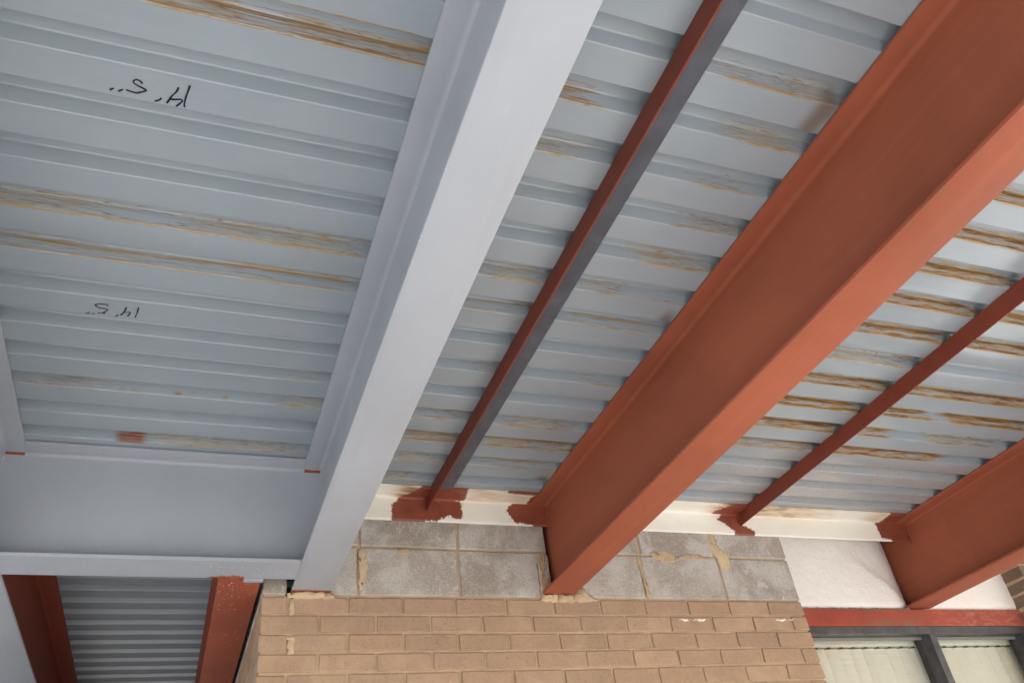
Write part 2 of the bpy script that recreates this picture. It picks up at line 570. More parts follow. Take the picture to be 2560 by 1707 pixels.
def steel_beam(name, axis, c, a0, a1, mat, label, w=FW_, group=None, ext=(0, 0)):
    loc = (c, a0, BOT + H0) if axis == 'y' else (a0, c, BOT + H0)
    e = empty(name, loc, label, 'steel beam', group)
    prism('top_flange', flange_profile(c, w, TOP - TF, TOP), axis, a0, a1, mat, e)
    prism('web', web_profile(c, BOT + TF, TOP - TF, TW, 0.013), axis, a0 - ext[0], a1 + ext[1], mat, e)
    prism('bottom_flange', flange_profile(c, w, BOT, BOT + TF), axis, a0, a1, mat, e)
    return e

def weld(name, pts, rad, mat, parent, seed=0):
    """lumpy bead along a straight run (world metres, heights from eye level)"""
    a, b = Vector(pts[0]), Vector(pts[1])
    L = (b - a).length
    n = max(6, int(L / 0.006))
    d = (b - a).normalized()
    u = d.orthogonal().normalized()
    v = d.cross(u)
    r2 = random.Random(seed)
    vs, fs, K = [], [], 6
    for i in range(n + 1):
        p = a.lerp(b, i / n)
        rr = rad * (0.7 + 0.6 * r2.random())
        for k in range(K):
            t = 2 * math.pi * k / K
            q = p + (u * math.cos(t) + v * math.sin(t)) * rr
            vs.append((q.x, q.y, q.z + H0))
    for i in range(n):
        for k in range(K):
            fs.append((i * K + k, i * K + (k + 1) % K, (i + 1) * K + (k + 1) % K, (i + 1) * K + k))
    o = link(name, mesh(name, vs, fs, True), mat, parent)
    fix_parent(o)
    return o

def set_attr(me, name, vals):
    at = me.attributes.new(name, 'FLOAT', 'POINT')
    at.data.foreach_set('value', np.asarray(vals, dtype=np.float32))

def poly_sdf(px, py, poly):
    """signed distance, positive inside, for arrays"""
    poly = np.array(poly)
    d = np.full(px.shape, 1e9)
    inside = np.zeros(px.shape, bool)
    n = len(poly)
    for i in range(n):
        a, b = poly[i], poly[(i + 1) % n]
        ex, ey = b - a
        wx, wy = px - a[0], py - a[1]
        t = np.clip((wx * ex + wy * ey) / (ex * ex + ey * ey + 1e-12), 0, 1)
        d = np.minimum(d, np.hypot(wx - ex * t, wy - ey * t))
        c = ((a[1] > py) != (b[1] > py)) & (px < (b[0] - a[0]) * (py - a[1]) / (b[1] - a[1] + 1e-12) + a[0])
        inside ^= c
    return np.where(inside, d, -d)

def sstep(x, a, b):
    t = np.clip((x - a) / (b - a), 0, 1)
    return t * t * (3 - 2 * t)

# ------------------------------------------------------------------ ground and enclosing masses
def structure(name, x0, x1, y0, y1, z0, z1, mat):
    bm = bmesh.new()
    box_bm(bm, x0, x1, y0, y1, z0, z1)
    o = link(name, bm_mesh(name, bm), mat)
    o['kind'] = 'structure'
    return o
gm = mesh('ground', [(-150, -150, 0), (150, -150, 0), (150, 150, 0), (-150, 150, 0)], [(0, 1, 2, 3)])
g = link('ground', gm, M['ground'])
g['kind'] = 'structure'
structure('pavement', -14.0, 16.0, -6.5, 7.55, 0.0, 0.004, M['paving'])
structure('back_wall', -4.0, 4.5, 7.6, 7.8, 0.004, 3.08, M['plaster'])
structure('side_wall', 4.30, 4.45, 3.10, 7.59, 0.004, 3.08, M['plaster'])

# ------------------------------------------------------------------ roof deck
PITCH, YN0, DZ = 0.149, 1.126, 1.490
FLAT, DEPTH, SLOPE = 0.084, 0.038, 0.012

def bend(p, q, r_, rad, n):
    """points of a rounded corner at q between p and r_"""
    p, q, r_ = Vector(p), Vector(q), Vector(r_)
    a, b = (p - q).normalized(), (r_ - q).normalized()
    ang = a.angle(b)
    t = rad / math.tan(ang / 2)
    A, B = q + a * t, q + b * t
    out = []
    for i in range(n + 1):
        s = i / n
        out.append(((1 - s) ** 2) * A + 2 * s * (1 - s) * q + s * s * B)
    return out

def rib_profile(y):
    """one rib from the flat's near edge to the next flat: list of (y, z, kind, w)"""
    a = (y, 0); b = (y + FLAT, 0); c = (y + FLAT + SLOPE, DEPTH); d = (y + PITCH - SLOPE, DEPTH); e = (y + PITCH, 0); f = (y + PITCH + FLAT, 0)
    out = []
    b1 = bend(a, b, c, 0.0025, 4); c1 = bend(b, c, d, 0.0035, 3); d1 = bend(c, d, e, 0.0065, 6); e1 = bend(d, e, f, 0.0036, 5)
    for k in range(1, 5):
        out.append((y + 0.008 + (FLAT - 0.016) * (k - 1) / 3, 0, 0, 0))
    out += [(p.x, p.y, 1, 0) for p in b1]
    out += [(p.x, p.y, 2, 0) for p in c1]
    out += [(p.x, p.y, 3, 1 - 0.0 * i) for i, p in enumerate(d1)]
    p0, p1 = d1[-1], e1[0]
    for k in range(1, 6):
        q = p0.lerp(p1, k / 6)
        out.append((q.x, q.y, 3, 0))
    out += [(p.x, p.y, 3, 0) for p in e1]
    return [(yy, zz, kd, min(1, max(0, zz / DEPTH))) for yy, zz, kd, _ in out]

# stains: (kind, rib, x from, x to) on the web that faces the viewer
STAINS = [('h', -1, -0.251, 0.36), ('t', -1, -0.035, 0.36), ('m', 3, -0.58, 0.35), ('y', 4, -0.58, 0.35), ('l', 8, -0.558, -0.307), ('s', 8, -0.286, 0.094),
          ('m', 8, 0.194, 0.35), ('p', 10, -0.293, -0.199), ('m', 10, -0.199, 0.35), ('l', 7, 0.162, 0.35), ('h', -1, 0.60, 0.732), ('m', 0, 0.60, 0.778),
          ('l', 1, 0.644, 0.729), ('m', 3, 0.60, 0.85), ('y', 4, 0.60, 0.85), ('m', 6, 0.760, 0.85), ('m', 8, 0.60, 0.85), ('h', 9, 0.60, 0.85), ('m', 10, 0.60, 0.85),
          ('m', 11, 0.60, 0.81), ('m', -2, 0.943, 1.29), ('m', -1, 1.049, 1.32), ('l', 0, 1.027, 1.32), ('m', 1, 1.10, 1.32), ('m', 2, 1.039, 1.32), ('l', 3, 0.93, 1.32),
          ('y', 4, 0.93, 1.33), ('l', 6, 1.095, 1.33), ('l', 8, 0.93, 1.33), ('h', 9, 0.93, 1.33), ('y', 10, 0.93, 1.33),
          ('H', -1, 1.9, 2.2), ('H', 0, 1.9, 2.40), ('H', 1, 1.9, 2.33), ('H', 2, 1.9, 2.35), ('H', 3, 1.9, 2.34), ('m', 4, 1.9, 2.34), ('H', 5, 1.9, 2.35), ('H', 6, 1.9, 2.35),
          ('H', 7, 1.9, 2.35), ('h', 8, 1.9, 2.34), ('H', 1, 2.44, 2.9), ('H', 2, 2.40, 3.0), ('H', 3, 2.40, 2.95), ('m', 4, 2.42, 2.504), ('H', 5, 2.42, 3.25), ('H', 6, 2.42, 2.695), ('H', 6, 2.747, 3.26),
          ('H', 7, 2.42, 2.618), ('c', 7, 2.797, 3.228), ('H', 8, 2.42, 3.029), ('t', 9, 0.5, 1.33), ('t', 9, 2.4, 3.2), ('l', 2, -2.0, -1.0), ('y', 14, -2.0, -0.8), ('y', 17, -2.0, -0.8)]
# rib n spots its web at the end of rib n-1 in the sweep, so shift by one there

def build_sheet(first, last, fine):
    prof = []
    for n in range(first, last):
        prof += [(yy, zz, kd, w, n) for yy, zz, kd, w in rib_profile(YN0 + PITCH * n)]
    # a lip that laps under the next sheet
    ye = YN0 + PITCH * last
    prof.append((ye + 0.008, 0, 0, 0, last))
    prof.append((ye + FLAT - 0.004, 0, 0, 0, last))
    prof.append((ye + FLAT - 0.0005, 0.0006, 1, 0, last))
    py = np.array([p[0] for p in prof]); pz = np.array([p[1] for p in prof]); pk = np.array([p[2] for p in prof])
    pw = np.array([p[3] for p in prof]); pn = np.array([p[4] for p in prof])
    # the neighbour overlaps this sheet's first flat from above
    pz = pz + np.where((pn == first) & (pk == 0), 0.0014, 0.0)
    if fine:
        xs = np.concatenate([np.linspace(-4, -1.1, 12), np.arange(-1.0, 3.9, 0.0115), np.linspace(3.95, 8.0, 8)])
    else:
        xs = np.linspace(-4, 8.0, 30)
    nx, npf = len(xs), len(prof)
    X, K = np.meshgrid(xs, np.arange(npf), indexing='ij')
    V = np.stack([X.ravel(), py[K].ravel(), (pz[K] + DZ + H0).ravel()], 1)
    # very slight oil-canning of the flats
    V[:, 2] += 0.0007 * np.sin(V[:, 0] * 2.3 + V[:, 1] * 7.1) * (pk[K].ravel() == 0)
    idx = np.arange(nx * npf).reshape(nx, npf)
    F = np.stack([idx[:-1, :-1], idx[:-1, 1:], idx[1:, 1:], idx[1:, :-1]], -1).reshape(-1, 4)
    me = bpy.data.meshes.new('deck_sheet')
    me.from_pydata(V.tolist(), [], F.tolist())
    me.polygons.foreach_set('use_smooth', [True] * len(me.polygons))
    if fine:
        x = X.ravel(); kd = pk[K].ravel(); w = pw[K].ravel(); nn = pn[K].ravel(); yy = py[K].ravel()
        rust = np.zeros(len(x)); mask = rust.copy(); heavy = rust.copy(); amber = rust.copy(); prim = rust.copy()
        r2 = np.random.RandomState(first + 50)
        for kind, n, x0, x1 in STAINS:
            on_web = (kd == 3) & (nn == n - 1)
            if not on_web.any():
                continue
            fe = dict(l=0.12, m=0.08, y=0.10, h=0.03, H=0.05).get(kind, 0.02)
            sh = (0.0 if kind == 'p' else 1.0) * (0.025 * np.sin(w * 5.1 + n * 1.7) + 0.012 * np.sin(w * 13 + n))
            a = sstep(x + sh, x0 - fe * 0.4, x0 + fe) * (1 - sstep(x + sh * 1.3, x1 - fe, x1 + fe * 0.4)) * on_web
            soft = a * sstep(w, -0.02, 0.06) * (1 - sstep(w, 0.93, 1.02))
            if kind in 'lmhHc':
                lev = dict(l=0.40, m=0.52, h=0.58, H=0.64, c=0.55)[kind]
                # amount drifts along the run
                dr = 0.12 * np.sin(x * 9 + n * 2.1) + 0.08 * np.sin(x * 23 + n)
                rust = np.where(on_web & (a > 0.001), lev + dr, rust)
                mask = np.maximum(mask, a)
                heavy = np.maximum(heavy, soft * dict(l=0, m=0.0, h=0.45, H=1.0, c=0.0)[kind])
                if kind in 'lm':
                    amber = np.maximum(amber, a * (0.75 * np.exp(-((w - 0.03) / 0.055) ** 2) + 0.40 * np.exp(-((w - 0.8 + 0.1 * np.sin(x * 11 + n)) / 0.10) ** 2)))
                if kind in 'hH':
                    amber = np.maximum(amber, a * (0.55 * np.exp(-((w - 0.04) / 0.08) ** 2) + 0.6 * np.exp(-((w - 0.86 + 0.06 * np.sin(x * 14)) / 0.10) ** 2)))
                if kind == 'c':
                    amber = np.maximum(amber, a * (0.9 * np.exp(-((w - 0.1) / 0.09) ** 2) + 0.9 * np.exp(-((w - 0.72) / 0.09) ** 2)))
            elif kind == 'y':
                amber = np.maximum(amber, a * (0.85 * np.exp(-((w - 0.80 + 0.10 * np.sin(x * 8 + n)) / 0.13) ** 2) + 0.6 * np.exp(-((w - 0.05) / 0.09) ** 2)))
                rust = np.where(on_web & (a > 0.001), 0.38, rust)
                mask = np.maximum(mask, a * 0.8)
            elif kind == 's':
                for q in range(7):
                    cx = r2.uniform(x0, x1); cw = r2.uniform(0.15, 0.5)
                    amber = np.maximum(amber, on_web * 1.0 * np.exp(-((x - cx) / 0.009) ** 2 - ((w - cw) / 0.14) ** 2))
                amber = np.maximum(amber, a * 0.25 * np.exp(-((w - 0.05) / 0.08) ** 2))
            elif kind == 'p':
                prim = np.maximum(prim, a)
                rust = np.where(on_web & (a > 0.001), 0.5, rust)
                mask = np.maximum(mask, a)
        for kind, n, x0, x1 in STAINS:
            if kind == 't':
                on = (kd == 1) & (nn == n - 1)
                a = sstep(x, x0 - 0.02, x0 + 0.05) * (1 - sstep(x, x1 - 0.05, x1 + 0.02)) * on
                amber = np.maximum(amber, a * 0.8)
        sm = np.zeros(len(x))
        for cx, cy, rr in ((1.275, 1.648, 0.026), (1.275, 0.835, 0.035), (1.262, 0.90, 0.03), (1.27, 2.69, 0.03)):
            sm = np.maximum(sm, np.exp(-((x - cx) / rr) ** 2 - ((yy - cy) / (rr * 0.8)) ** 2))
        dirt = sstep(yy, 2.26, 2.45) * sstep(x, 1.8, 2.15)
        for nm, v in (('rust', rust), ('mask', mask), ('heavy', heavy), ('amber', amber), ('primer', prim), ('smudge', sm), ('dirt', dirt), ('across', w * (kd == 3))):
            set_attr(me, nm, v)
    return me

deck = empty('roof_deck', (0, 0, DZ + H0), 'ribbed grey steel roof deck over the whole canopy, streaked with rust', 'roof deck')
sheets = []
for f in range(-22, 43, 5):
    fine = -8 < f < 18
    o = link('deck_sheet', build_sheet(f, f + 5, fine), M['deck'], deck)
    fix_parent(o)
    sheets.append((f, o))

# hand-written lengths on the flats
W1 = [[(-0.1199, 1.1453), (-0.1223, 1.1568), (-0.1263, 1.1736), (-0.1287, 1.1891), (-0.129, 1.1989), (-0.128, 1.203)], [(-0.143, 1.1554), (-0.1422, 1.1588), (-0.1454, 1.1675), (-0.1546, 1.1823), (-0.1598, 1.1942), (-0.1636, 1.202)], [(-0.1572, 1.1882), (-0.1526, 1.1893), (-0.1364, 1.185), (-0.1333, 1.188), (-0.136, 1.1929), (-0.1449, 1.2053)], [(-0.1739, 1.1905), (-0.1754, 1.1946), (-0.181, 1.1996), (-0.1866, 1.2023)], [(-0.2409, 1.1885), (-0.2316, 1.19), (-0.2219, 1.1909), (-0.2131, 1.1868), (-0.2043, 1.1816), (-0.2035, 1.1788), (-0.206, 1.1768), (-0.215, 1.1736), (-0.2231, 1.1698), (-0.2267, 1.1655), (-0.2256, 1.1611), (-0.2209, 1.1579), (-0.2152, 1.1592), (-0.2116, 1.162), (-0.2107, 1.1654)], [(-0.2465, 1.1887), (-0.251, 1.1923), (-0.2558, 1.1961)], [(-0.2642, 1.1905), (-0.2678, 1.1936), (-0.2714, 1.197)]]
W2 = [[(-0.219, 1.8941), (-0.2215, 1.9125), (-0.2247, 1.9279), (-0.227, 1.9378), (-0.2257, 1.9423)], [(-0.2504, 1.9004), (-0.2498, 1.9049), (-0.2522, 1.9133), (-0.2571, 1.9263), (-0.264, 1.939)], [(-0.2563, 1.9248), (-0.2492, 1.9231), (-0.2421, 1.9209), (-0.2397, 1.9235), (-0.2413, 1.9285), (-0.2454, 1.936), (-0.247, 1.9404)], [(-0.2691, 1.9373), (-0.2731, 1.9428), (-0.278, 1.9472)], [(-0.321, 1.9396), (-0.314, 1.9389), (-0.3022, 1.9379), (-0.3069, 1.9375), (-0.3028, 1.9326), (-0.2959, 1.924), (-0.2974, 1.9196), (-0.3063, 1.9181), (-0.3164, 1.9162), (-0.3217, 1.9126), (-0.3242, 1.9079), (-0.3222, 1.9036), (-0.3128, 1.9007), (-0.3019, 1.8993), (-0.2965, 1.8998), (-0.2936, 1.9038)], [(-0.3274, 1.9415), (-0.3306, 1.9448), (-0.3338, 1.9465)], [(-0.3394, 1.9406), (-0.3439, 1.9448), (-0.3499, 1.9473)]]

def catmull(pts, n=6):
    P = [Vector(p) for p in pts]
    P = [P[0] * 2 - P[1]] + P + [P[-1] * 2 - P[-2]]
    out = []
    for i in range(1, len(P) - 2):
        for k in range(n):
            t = k / n
            a, b, c, d = P[i - 1], P[i], P[i + 1], P[i + 2]
            out.append(0.5 * ((2 * b) + (c - a) * t + (2 * a - 5 * b + 4 * c - d) * t * t + (3 * b - a - 3 * c + d) * t ** 3))
    out.append(P[-2])
    return out

def handwriting(strokes, width, parent, label):
    vs, fs = [], []
    z = DZ + H0 - 0.0012
    for st in strokes:
        pts = catmull(st)
        b0 = len(vs)
        for i, p in enumerate(pts):
            a = pts[max(0, i - 1)]; b = pts[min(len(pts) - 1, i + 1)]
            d = (b - a).normalized() if (b - a).length > 0 else Vector((1, 0))
            nrm = Vector((-d.y, d.x))
            w = width * (0.8 + 0.35 * mnoise.noise((p.x * 60, p.y * 60, 0))) * (0.75 if i in (0, len(pts) - 1) else 1)
            for s in (-1, 1):
                q = p + nrm * s * w / 2
                vs.append((q.x, q.y, z))
        for i in range(len(pts) - 1):
            k = b0 + 2 * i
            fs.append((k, k + 1, k + 3, k + 2))
    o = link('handwriting', mesh('handwriting', vs, fs), M['ink'], parent)
    fix_parent(o)
    o['label'] = label
    return o

def sheet_at(y):
    for f, o in sheets:
        if YN0 + PITCH * f <= y < YN0 + PITCH * (f + 5):
            return o
handwriting(W1, 0.0046, sheet_at(1.18), 'larger black marker note reading 14 feet 5 inches')
handwriting(W2, 0.0042, sheet_at(1.92), 'smaller black marker note reading 14 feet 5 inches')

# ------------------------------------------------------------------ steel beams
XL, X1, XR1, XR2 = -0.626, 0.402, 1.365, 3.330
YF = -2.10                                       # front edge of the canopy
g1 = steel_beam('steel_beam', 'y', X1, YF, 2.985, M['grey'], 'wide light grey painted steel beam bearing on the brick corner')
gL = empty('steel_beam', (XL, YF, BOT + H0), 'grey painted steel beam cut off by the left picture edge', 'steel beam')
prism('bottom_flange', flange_profile(XL, 0.140, BOT, BOT + TF), 'y', YF, 7.5, M['grey'], gL)
prism('web', web_profile(XL, BOT + TF, TOP - TF, TW, 0.013), 'y', YF, 2.7200, M['grey'], gL)
prism('top_flange', flange_profile(XL, 0.140, TOP - TF, TOP), 'y', YF, 2.7200, M['grey'], gL)
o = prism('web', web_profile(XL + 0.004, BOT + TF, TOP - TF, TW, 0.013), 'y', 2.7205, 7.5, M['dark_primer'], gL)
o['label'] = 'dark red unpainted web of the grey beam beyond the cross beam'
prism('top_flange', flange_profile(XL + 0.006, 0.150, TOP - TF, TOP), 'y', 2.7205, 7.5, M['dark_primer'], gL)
r1 = steel_beam('steel_beam', 'y', XR1, YF, 2.985, M['primer'], 'large red oxide steel beam whose end sits in the concrete blocks', w=0.137)
r2_ = steel_beam('steel_beam', 'y', XR2, YF, 3.10, M['primer'], 'red oxide steel beam landing on the red lintel above the window', w=0.150)
rb = steel_beam('steel_beam', 'y', 0.150, 2.800, 7.5, M['splash'], 'paint-splashed red steel beam running back beside the brick return', w=0.139)
# cross beam between the two grey beams
HY = 2.718
hb = empty('cross_beam', (-0.11, HY, BOT + H0), 'short grey cross beam welded between the two grey beams', 'steel beam')
prism('top_flange', flange_profile(HY, 0.143, TOP - TF - 0.0008, TOP - 0.0008), 'x', XL + 0.0702, X1 - FW_ / 2 - 0.0002, M['grey'], hb)
prism('web', web_profile(HY, BOT + TF, TOP - TF, TW, 0.013), 'x', XL + 0.0045, X1 - 0.0045, M['grey'], hb)

def grid_box(name, x0, x1, y0, y1, z0, z1, mat, parent, patch):
    """flange plate whose underside is a fine sheet carrying a painted patch"""
    xs = np.arange(x0, x1 + 0.0049, 0.005); xs[-1] = x1
    ys = np.linspace(y0, y1, 30)
    nx, ny = len(xs), len(ys)
    X, Y = np.meshgrid(xs, ys, indexing='ij')
    vs = [(a, b, z0 + H0) for a, b in zip(X.ravel(), Y.ravel())]
    idx = np.arange(nx * ny).reshape(nx, ny)
    fs = np.stack([idx[:-1, :-1], idx[:-1, 1:], idx[1:, 1:], idx[1:, :-1]], -1).reshape(-1, 4).tolist()
    k = len(vs)
    vs += [(x0, y0, z1 + H0), (x1, y0, z1 + H0), (x1, y1, z1 + H0), (x0, y1, z1 + H0)]
    fs.append((k, k + 1, k + 2, k + 3))
    fs.append(tuple(int(i) for i in idx[:, 0]) + (k + 1, k))
    fs.append((k + 3, k + 2) + tuple(int(i) for i in idx[::-1, -1]))
    fs.append((k, k + 3) + tuple(int(i) for i in idx[0, ::-1]))
    fs.append((k + 2, k + 1) + tuple(int(i) for i in idx[-1, :]))
    me = mesh(name, vs, fs)
    sdf = poly_sdf(X.ravel(), Y.ravel(), patch)
    set_attr(me, 'paint', np.concatenate([np.clip(sdf + 0.03, 0, 0.06), np.zeros(4)]))
    o = link(name, me, mat, parent)
    fix_parent(o)
    return o
grid_box('bottom_flange', XL + 0.0702, X1 - FW_ / 2 - 0.0002, 2.6465, 2.7895, BOT - 0.001, BOT + TF - 0.001, M['grey'], hb,
         [(0.03, 2.80), (0.055, 2.777), (0.10, 2.770), (0.155, 2.766), (0.165, 2.80)])
box('end_tab', 0.162, 0.226, 2.7898, 2.812, BOT - 0.0065, BOT - 0.001, M['grey'], hb)
weld('weld_bead', [(X1 - 0.0055, HY - 0.006, BOT + 0.02), (X1 - 0.0055, HY - 0.006, TOP - 0.03)], 0.0045, M['grey'], hb, 1)
weld('weld_bead', [(XL + 0.0055, HY - 0.006, BOT + 0.02), (XL + 0.0055, HY - 0.006, TOP - 0.03)], 0.0055, M['grey'], hb, 2)
weld('weld_bead', [(X1 - FW_ / 2 - 0.001, 2.648, BOT - 0.001), (X1 - FW_ / 2 - 0.001, 2.786, BOT - 0.001)], 0.0028, M['grey'], hb, 3)
weld('weld_bead', [(XL + 0.071, 2.648, BOT - 0.001), (XL + 0.071, 2.786, BOT - 0.001)], 0.0032, M['grey'], hb, 4)
# bare primer in the copes beside the cross beam
box('cope_edge', X1 - 0.066, X1 - 0.010, HY - 0.011, HY - 0.005, TOP - TF - 0.010, TOP - TF - 0.0005, M['red_cut'], hb, 0.001)
box('cope_edge', XL + 0.010, XL + 0.066, HY - 0.011, HY - 0.005, TOP - TF - 0.009, TOP - TF - 0.0005, M['red_cut'], hb, 0.001)

# dried paint beads along the lower edges and splashes near the wall
def beads(parent, spots, mat, seed):
    r_ = random.Random(seed)
    vs, fs = [], []
    for p in spots:
        rad = r_.uniform(0.0006, 0.0019)
        b = len(vs)
        x, y, z = p
        for dx, dy, dz in ((0, 0, -1), (1, 0, -.2), (.3, .95, -.2), (-.8, .6, -.2), (-.8, -.6, -.2), (.3, -.95, -.2), (0, 0, .8)):
            vs.append((x + dx * rad, y + dy * rad, z + dz * rad + H0))
        for k in range(5):
            k2 = (k + 1) % 5
            fs.append((b, b + 1 + k2, b + 1 + k))
            fs.append((b + 6, b + 1 + k, b + 1 + k2))
    o = link('paint_beads', mesh('paint_beads', vs, fs, True), mat, parent)
    o['kind'] = 'stuff'
    fix_parent(o)
M['bead'] = mat_plain('pale_paint_bead', (0.62, 0.61, 0.59), 0.5)
rb_ = random.Random(5)
sp = []
for k in range(70):
    sp.append((X1 - FW_ / 2 + rb_.uniform(0, 0.002), 2.9 - 2.0 * rb_.random() ** 1.7, BOT + 0.001))
for k in range(40):
    sp.append((X1 + FW_ / 2 - rb_.uniform(0, 0.002), 2.9 - 1.6 * rb_.random() ** 1.5, BOT + 0.001))
for k in range(34):
    sp.append((X1 + rb_.uniform(-0.06, 0.06), 2.88 - 0.22 * rb_.random() ** 1.4, BOT))
for k in range(36):
    sp.append((X1 - FW_ / 2 + 0.001, 2.62 - 1.5 * rb_.random() ** 1.5, TOP - TF + 0.001))
beads(g1, sp, M['bead'], 1)
sp = [(rb_.uniform(XL + 0.08, 0.32), 2.647, BOT + rb_.uniform(0, 0.01)) for k in range(40)] + [(rb_.uniform(0.0, 0.32), rb_.uniform(2.66, 2.785), BOT - 0.001) for k in range(46)]
sp += [(rb_.uniform(XL + 0.08, 0.32), 2.6468, TOP - TF + 0.001) for k in range(34)]
beads(hb, sp, M['bead'], 2)
sp = [(rb_.uniform(0.085, 0.21), 2.83 + 1.2 * rb_.random() ** 1.5, BOT) for k in range(80)]
beads(rb, sp, M['bead'], 3)

# ------------------------------------------------------------------ purlin angles
def purlin(x, label):
    e = empty('purlin_angle', (x, YF, TOP + H0), label, 'steel angle', 'angle purlins between the beams')
    zt, zb, t = TOP, 1.4245, 0.0062
    v = [(x + 0.0008, zb), (x + t - 0.002, zb), (x + t, zb + 0.002), (x + t, zt - t - 0.006), (x + t, zt), (x, zt), (x, zb + 0.0008)]
    prism('vertical_leg', v, 'y', YF, 2.8895, M['dark_primer'], e)
    h = [(x + t + 0.0002, zt - t), (x + 0.086, zt - t), (x + 0.089, zt - t + 0.003), (x + 0.089, zt), (x + t + 0.0002, zt)]
    o = prism('horizontal_leg', h, 'y', YF, 2.815, M['scale'], e)
    o['label'] = 'bare dark grey top leg of the angle'
    weld('weld_bead', [(x - 0.001, 2.8875, 1.43), (x - 0.001, 2.8875, 1.478)], 0.0038, M['dark_primer'], e, 12)
    weld('weld_bead', [(x + 0.010, 2.811, TOP - 0.0085), (x + 0.086, 2.811, TOP - 0.0085)], 0.0032, M['dark_primer'], e, 13)
    return e
purlin(0.838, 'slim red angle purlin with a dark grey leg, between grey and red beams')
purlin(2.322, 'slim red angle purlin between the two red oxide beams')

for bmx, xc in ((r1, XR1), (r2_, XR2)):
    weld('weld_bead', [(xc - 0.0075, 2.8885, 1.392), (xc - 0.0075, 2.8885, 1.462)], 0.0042, M['primer'], bmx, 11)

# ------------------------------------------------------------------ white ledger angle on the wall
YW = 2.903
led = empty('ledger_angle', (2.2, YW - 0.006, TOP + H0), 'white ledger angle along the wall top with red paint patches', 'steel angle')
VP = [[(0.7228, 1.4651), (0.7014, 1.4506), (0.6973, 1.368), (0.8276, 1.368), (0.835, 1.385), (0.881, 1.3854), (0.9368, 1.4146), (0.9571, 1.3967), (0.9827, 1.3998), (0.9914, 1.425), (0.983, 1.4475), (0.9918, 1.4654), (0.974, 1.4760), (0.9, 1.49), (0.72, 1.49)],
      [(1.2169, 1.4900), (1.194, 1.4626), (1.1802, 1.4422), (1.2161, 1.3934), (1.2882, 1.3887), (1.30, 1.368), (1.40, 1.368), (1.40, 1.49)],
      [(2.2486, 1.4900), (2.2041, 1.4496), (2.2431, 1.4342), (2.2835, 1.399), (2.2793, 1.3656), (2.3914, 1.3656), (2.3921, 1.402), (2.3378, 1.4306), (2.3418, 1.49)],
      [(3.1271, 1.4900), (3.1372, 1.3969), (3.1956, 1.3913), (3.20, 1.366), (3.42, 1.366), (3.42, 1.49)]]
HP = [[(0.70, 2.92), (0.7456, 2.8880), (0.7613, 2.859), (0.8057, 2.79), (0.9904, 2.79), (1.0054, 2.92)],
      [(1.2744, 2.92), (1.2748, 2.8533), (1.2821, 2.8166), (1.1616, 2.810), (1.1582, 2.78), (1.40, 2.78), (1.40, 2.92)],
      [(2.18, 2.905), (2.1866, 2.8655), (2.2089, 2.843), (2.2666, 2.77), (2.3495, 2.77), (2.3611, 2.905)],
      [(3.15, 2.92), (3.1639, 2.8773), (3.1521, 2.775), (3.42, 2.775), (3.42, 2.92)]]
lx0, lx1 = 0.476, 4.58
LZ0, LT = 1.383, 0.0075
xs = np.concatenate([np.arange(lx0, 3.6, 0.004), np.linspace(3.62, lx1, 20)])
# profile: outer face of the upright leg, the inner fillet, then the underside of the top leg
pf = [(YW - 0.0015, LZ0), (YW - 0.0055, LZ0), (YW - 0.0075, LZ0 + 0.002)]
zf = TOP - LT
fr = 0.010
pf += [(YW - 0.0095, z) for z in np.linspace(LZ0 + 0.006, zf - fr, 22)]
pf += [(YW - 0.0095 - fr * (1 - math.cos(a)), zf - fr + fr * math.sin(a)) for a in np.linspace(0.3, math.pi / 2, 5)]
pf += [(y, zf) for y in np.linspace(YW - 0.0095 - fr - 0.004, 2.806, 18)]
pf += [(2.8035, zf + 0.001), (2.803, zf + 0.003), (2.803, TOP), (YW - 0.0015, TOP)]
nup = 3 + 22
X, K = np.meshgrid(xs, np.arange(len(pf)), indexing='ij')
pfy = np.array([p[0] for p in pf]); pfz = np.array([p[1] for p in pf])
V = np.stack([X.ravel(), pfy[K].ravel(), (pfz[K] + H0).ravel()], 1)
idx = np.arange(X.size).reshape(X.shape)
nxt = np.roll(idx, -1, axis=1)
upx, topx = [], []
allv_paint = np.zeros(X.size)
xr, yr, zr, kr = X.ravel(), pfy[K].ravel(), pfz[K].ravel(), K.ravel()
pv = np.full(X.size, -1.0)
for q in VP:
    pv = np.maximum(pv, np.where(kr < nup + 2, poly_sdf(xr, zr, q), -1))
for q in HP:
    pv = np.maximum(pv, np.where(kr >= nup + 2, poly_sdf(xr, yr, q), -1))
paint = np.clip(pv + 0.03, 0, 0.08)
burn = np.zeros(X.size)
isH = kr >= nup + 2
for cx, w0, w1, a, hz in ((1.06, 0.10, 0.34, 0.55, 0.5), (1.20, 0.3, 0.12, 0.22, 0.3), (0.76, 0.07, 0.06, 0.9, 0.25), (2.40, 0.08, 0.45, 0.80, 0.42), (2.24, 0.10, 0.05, 1.05, 0.5), (2.37, 0.03, 0.03, 1.1, 0.9), (3.12, 0.12, 0.08, 0.55, 0.2)):
    gx = np.where(xr < cx, np.exp(-((xr - cx) / w0) ** 2), np.exp(-((xr - cx) / w1) ** 2))
    fall = np.where(isH, 1.0, hz * np.exp(-((zf - zr) / 0.022) ** 2))
    burn = np.maximum(burn, a * gx * fall)
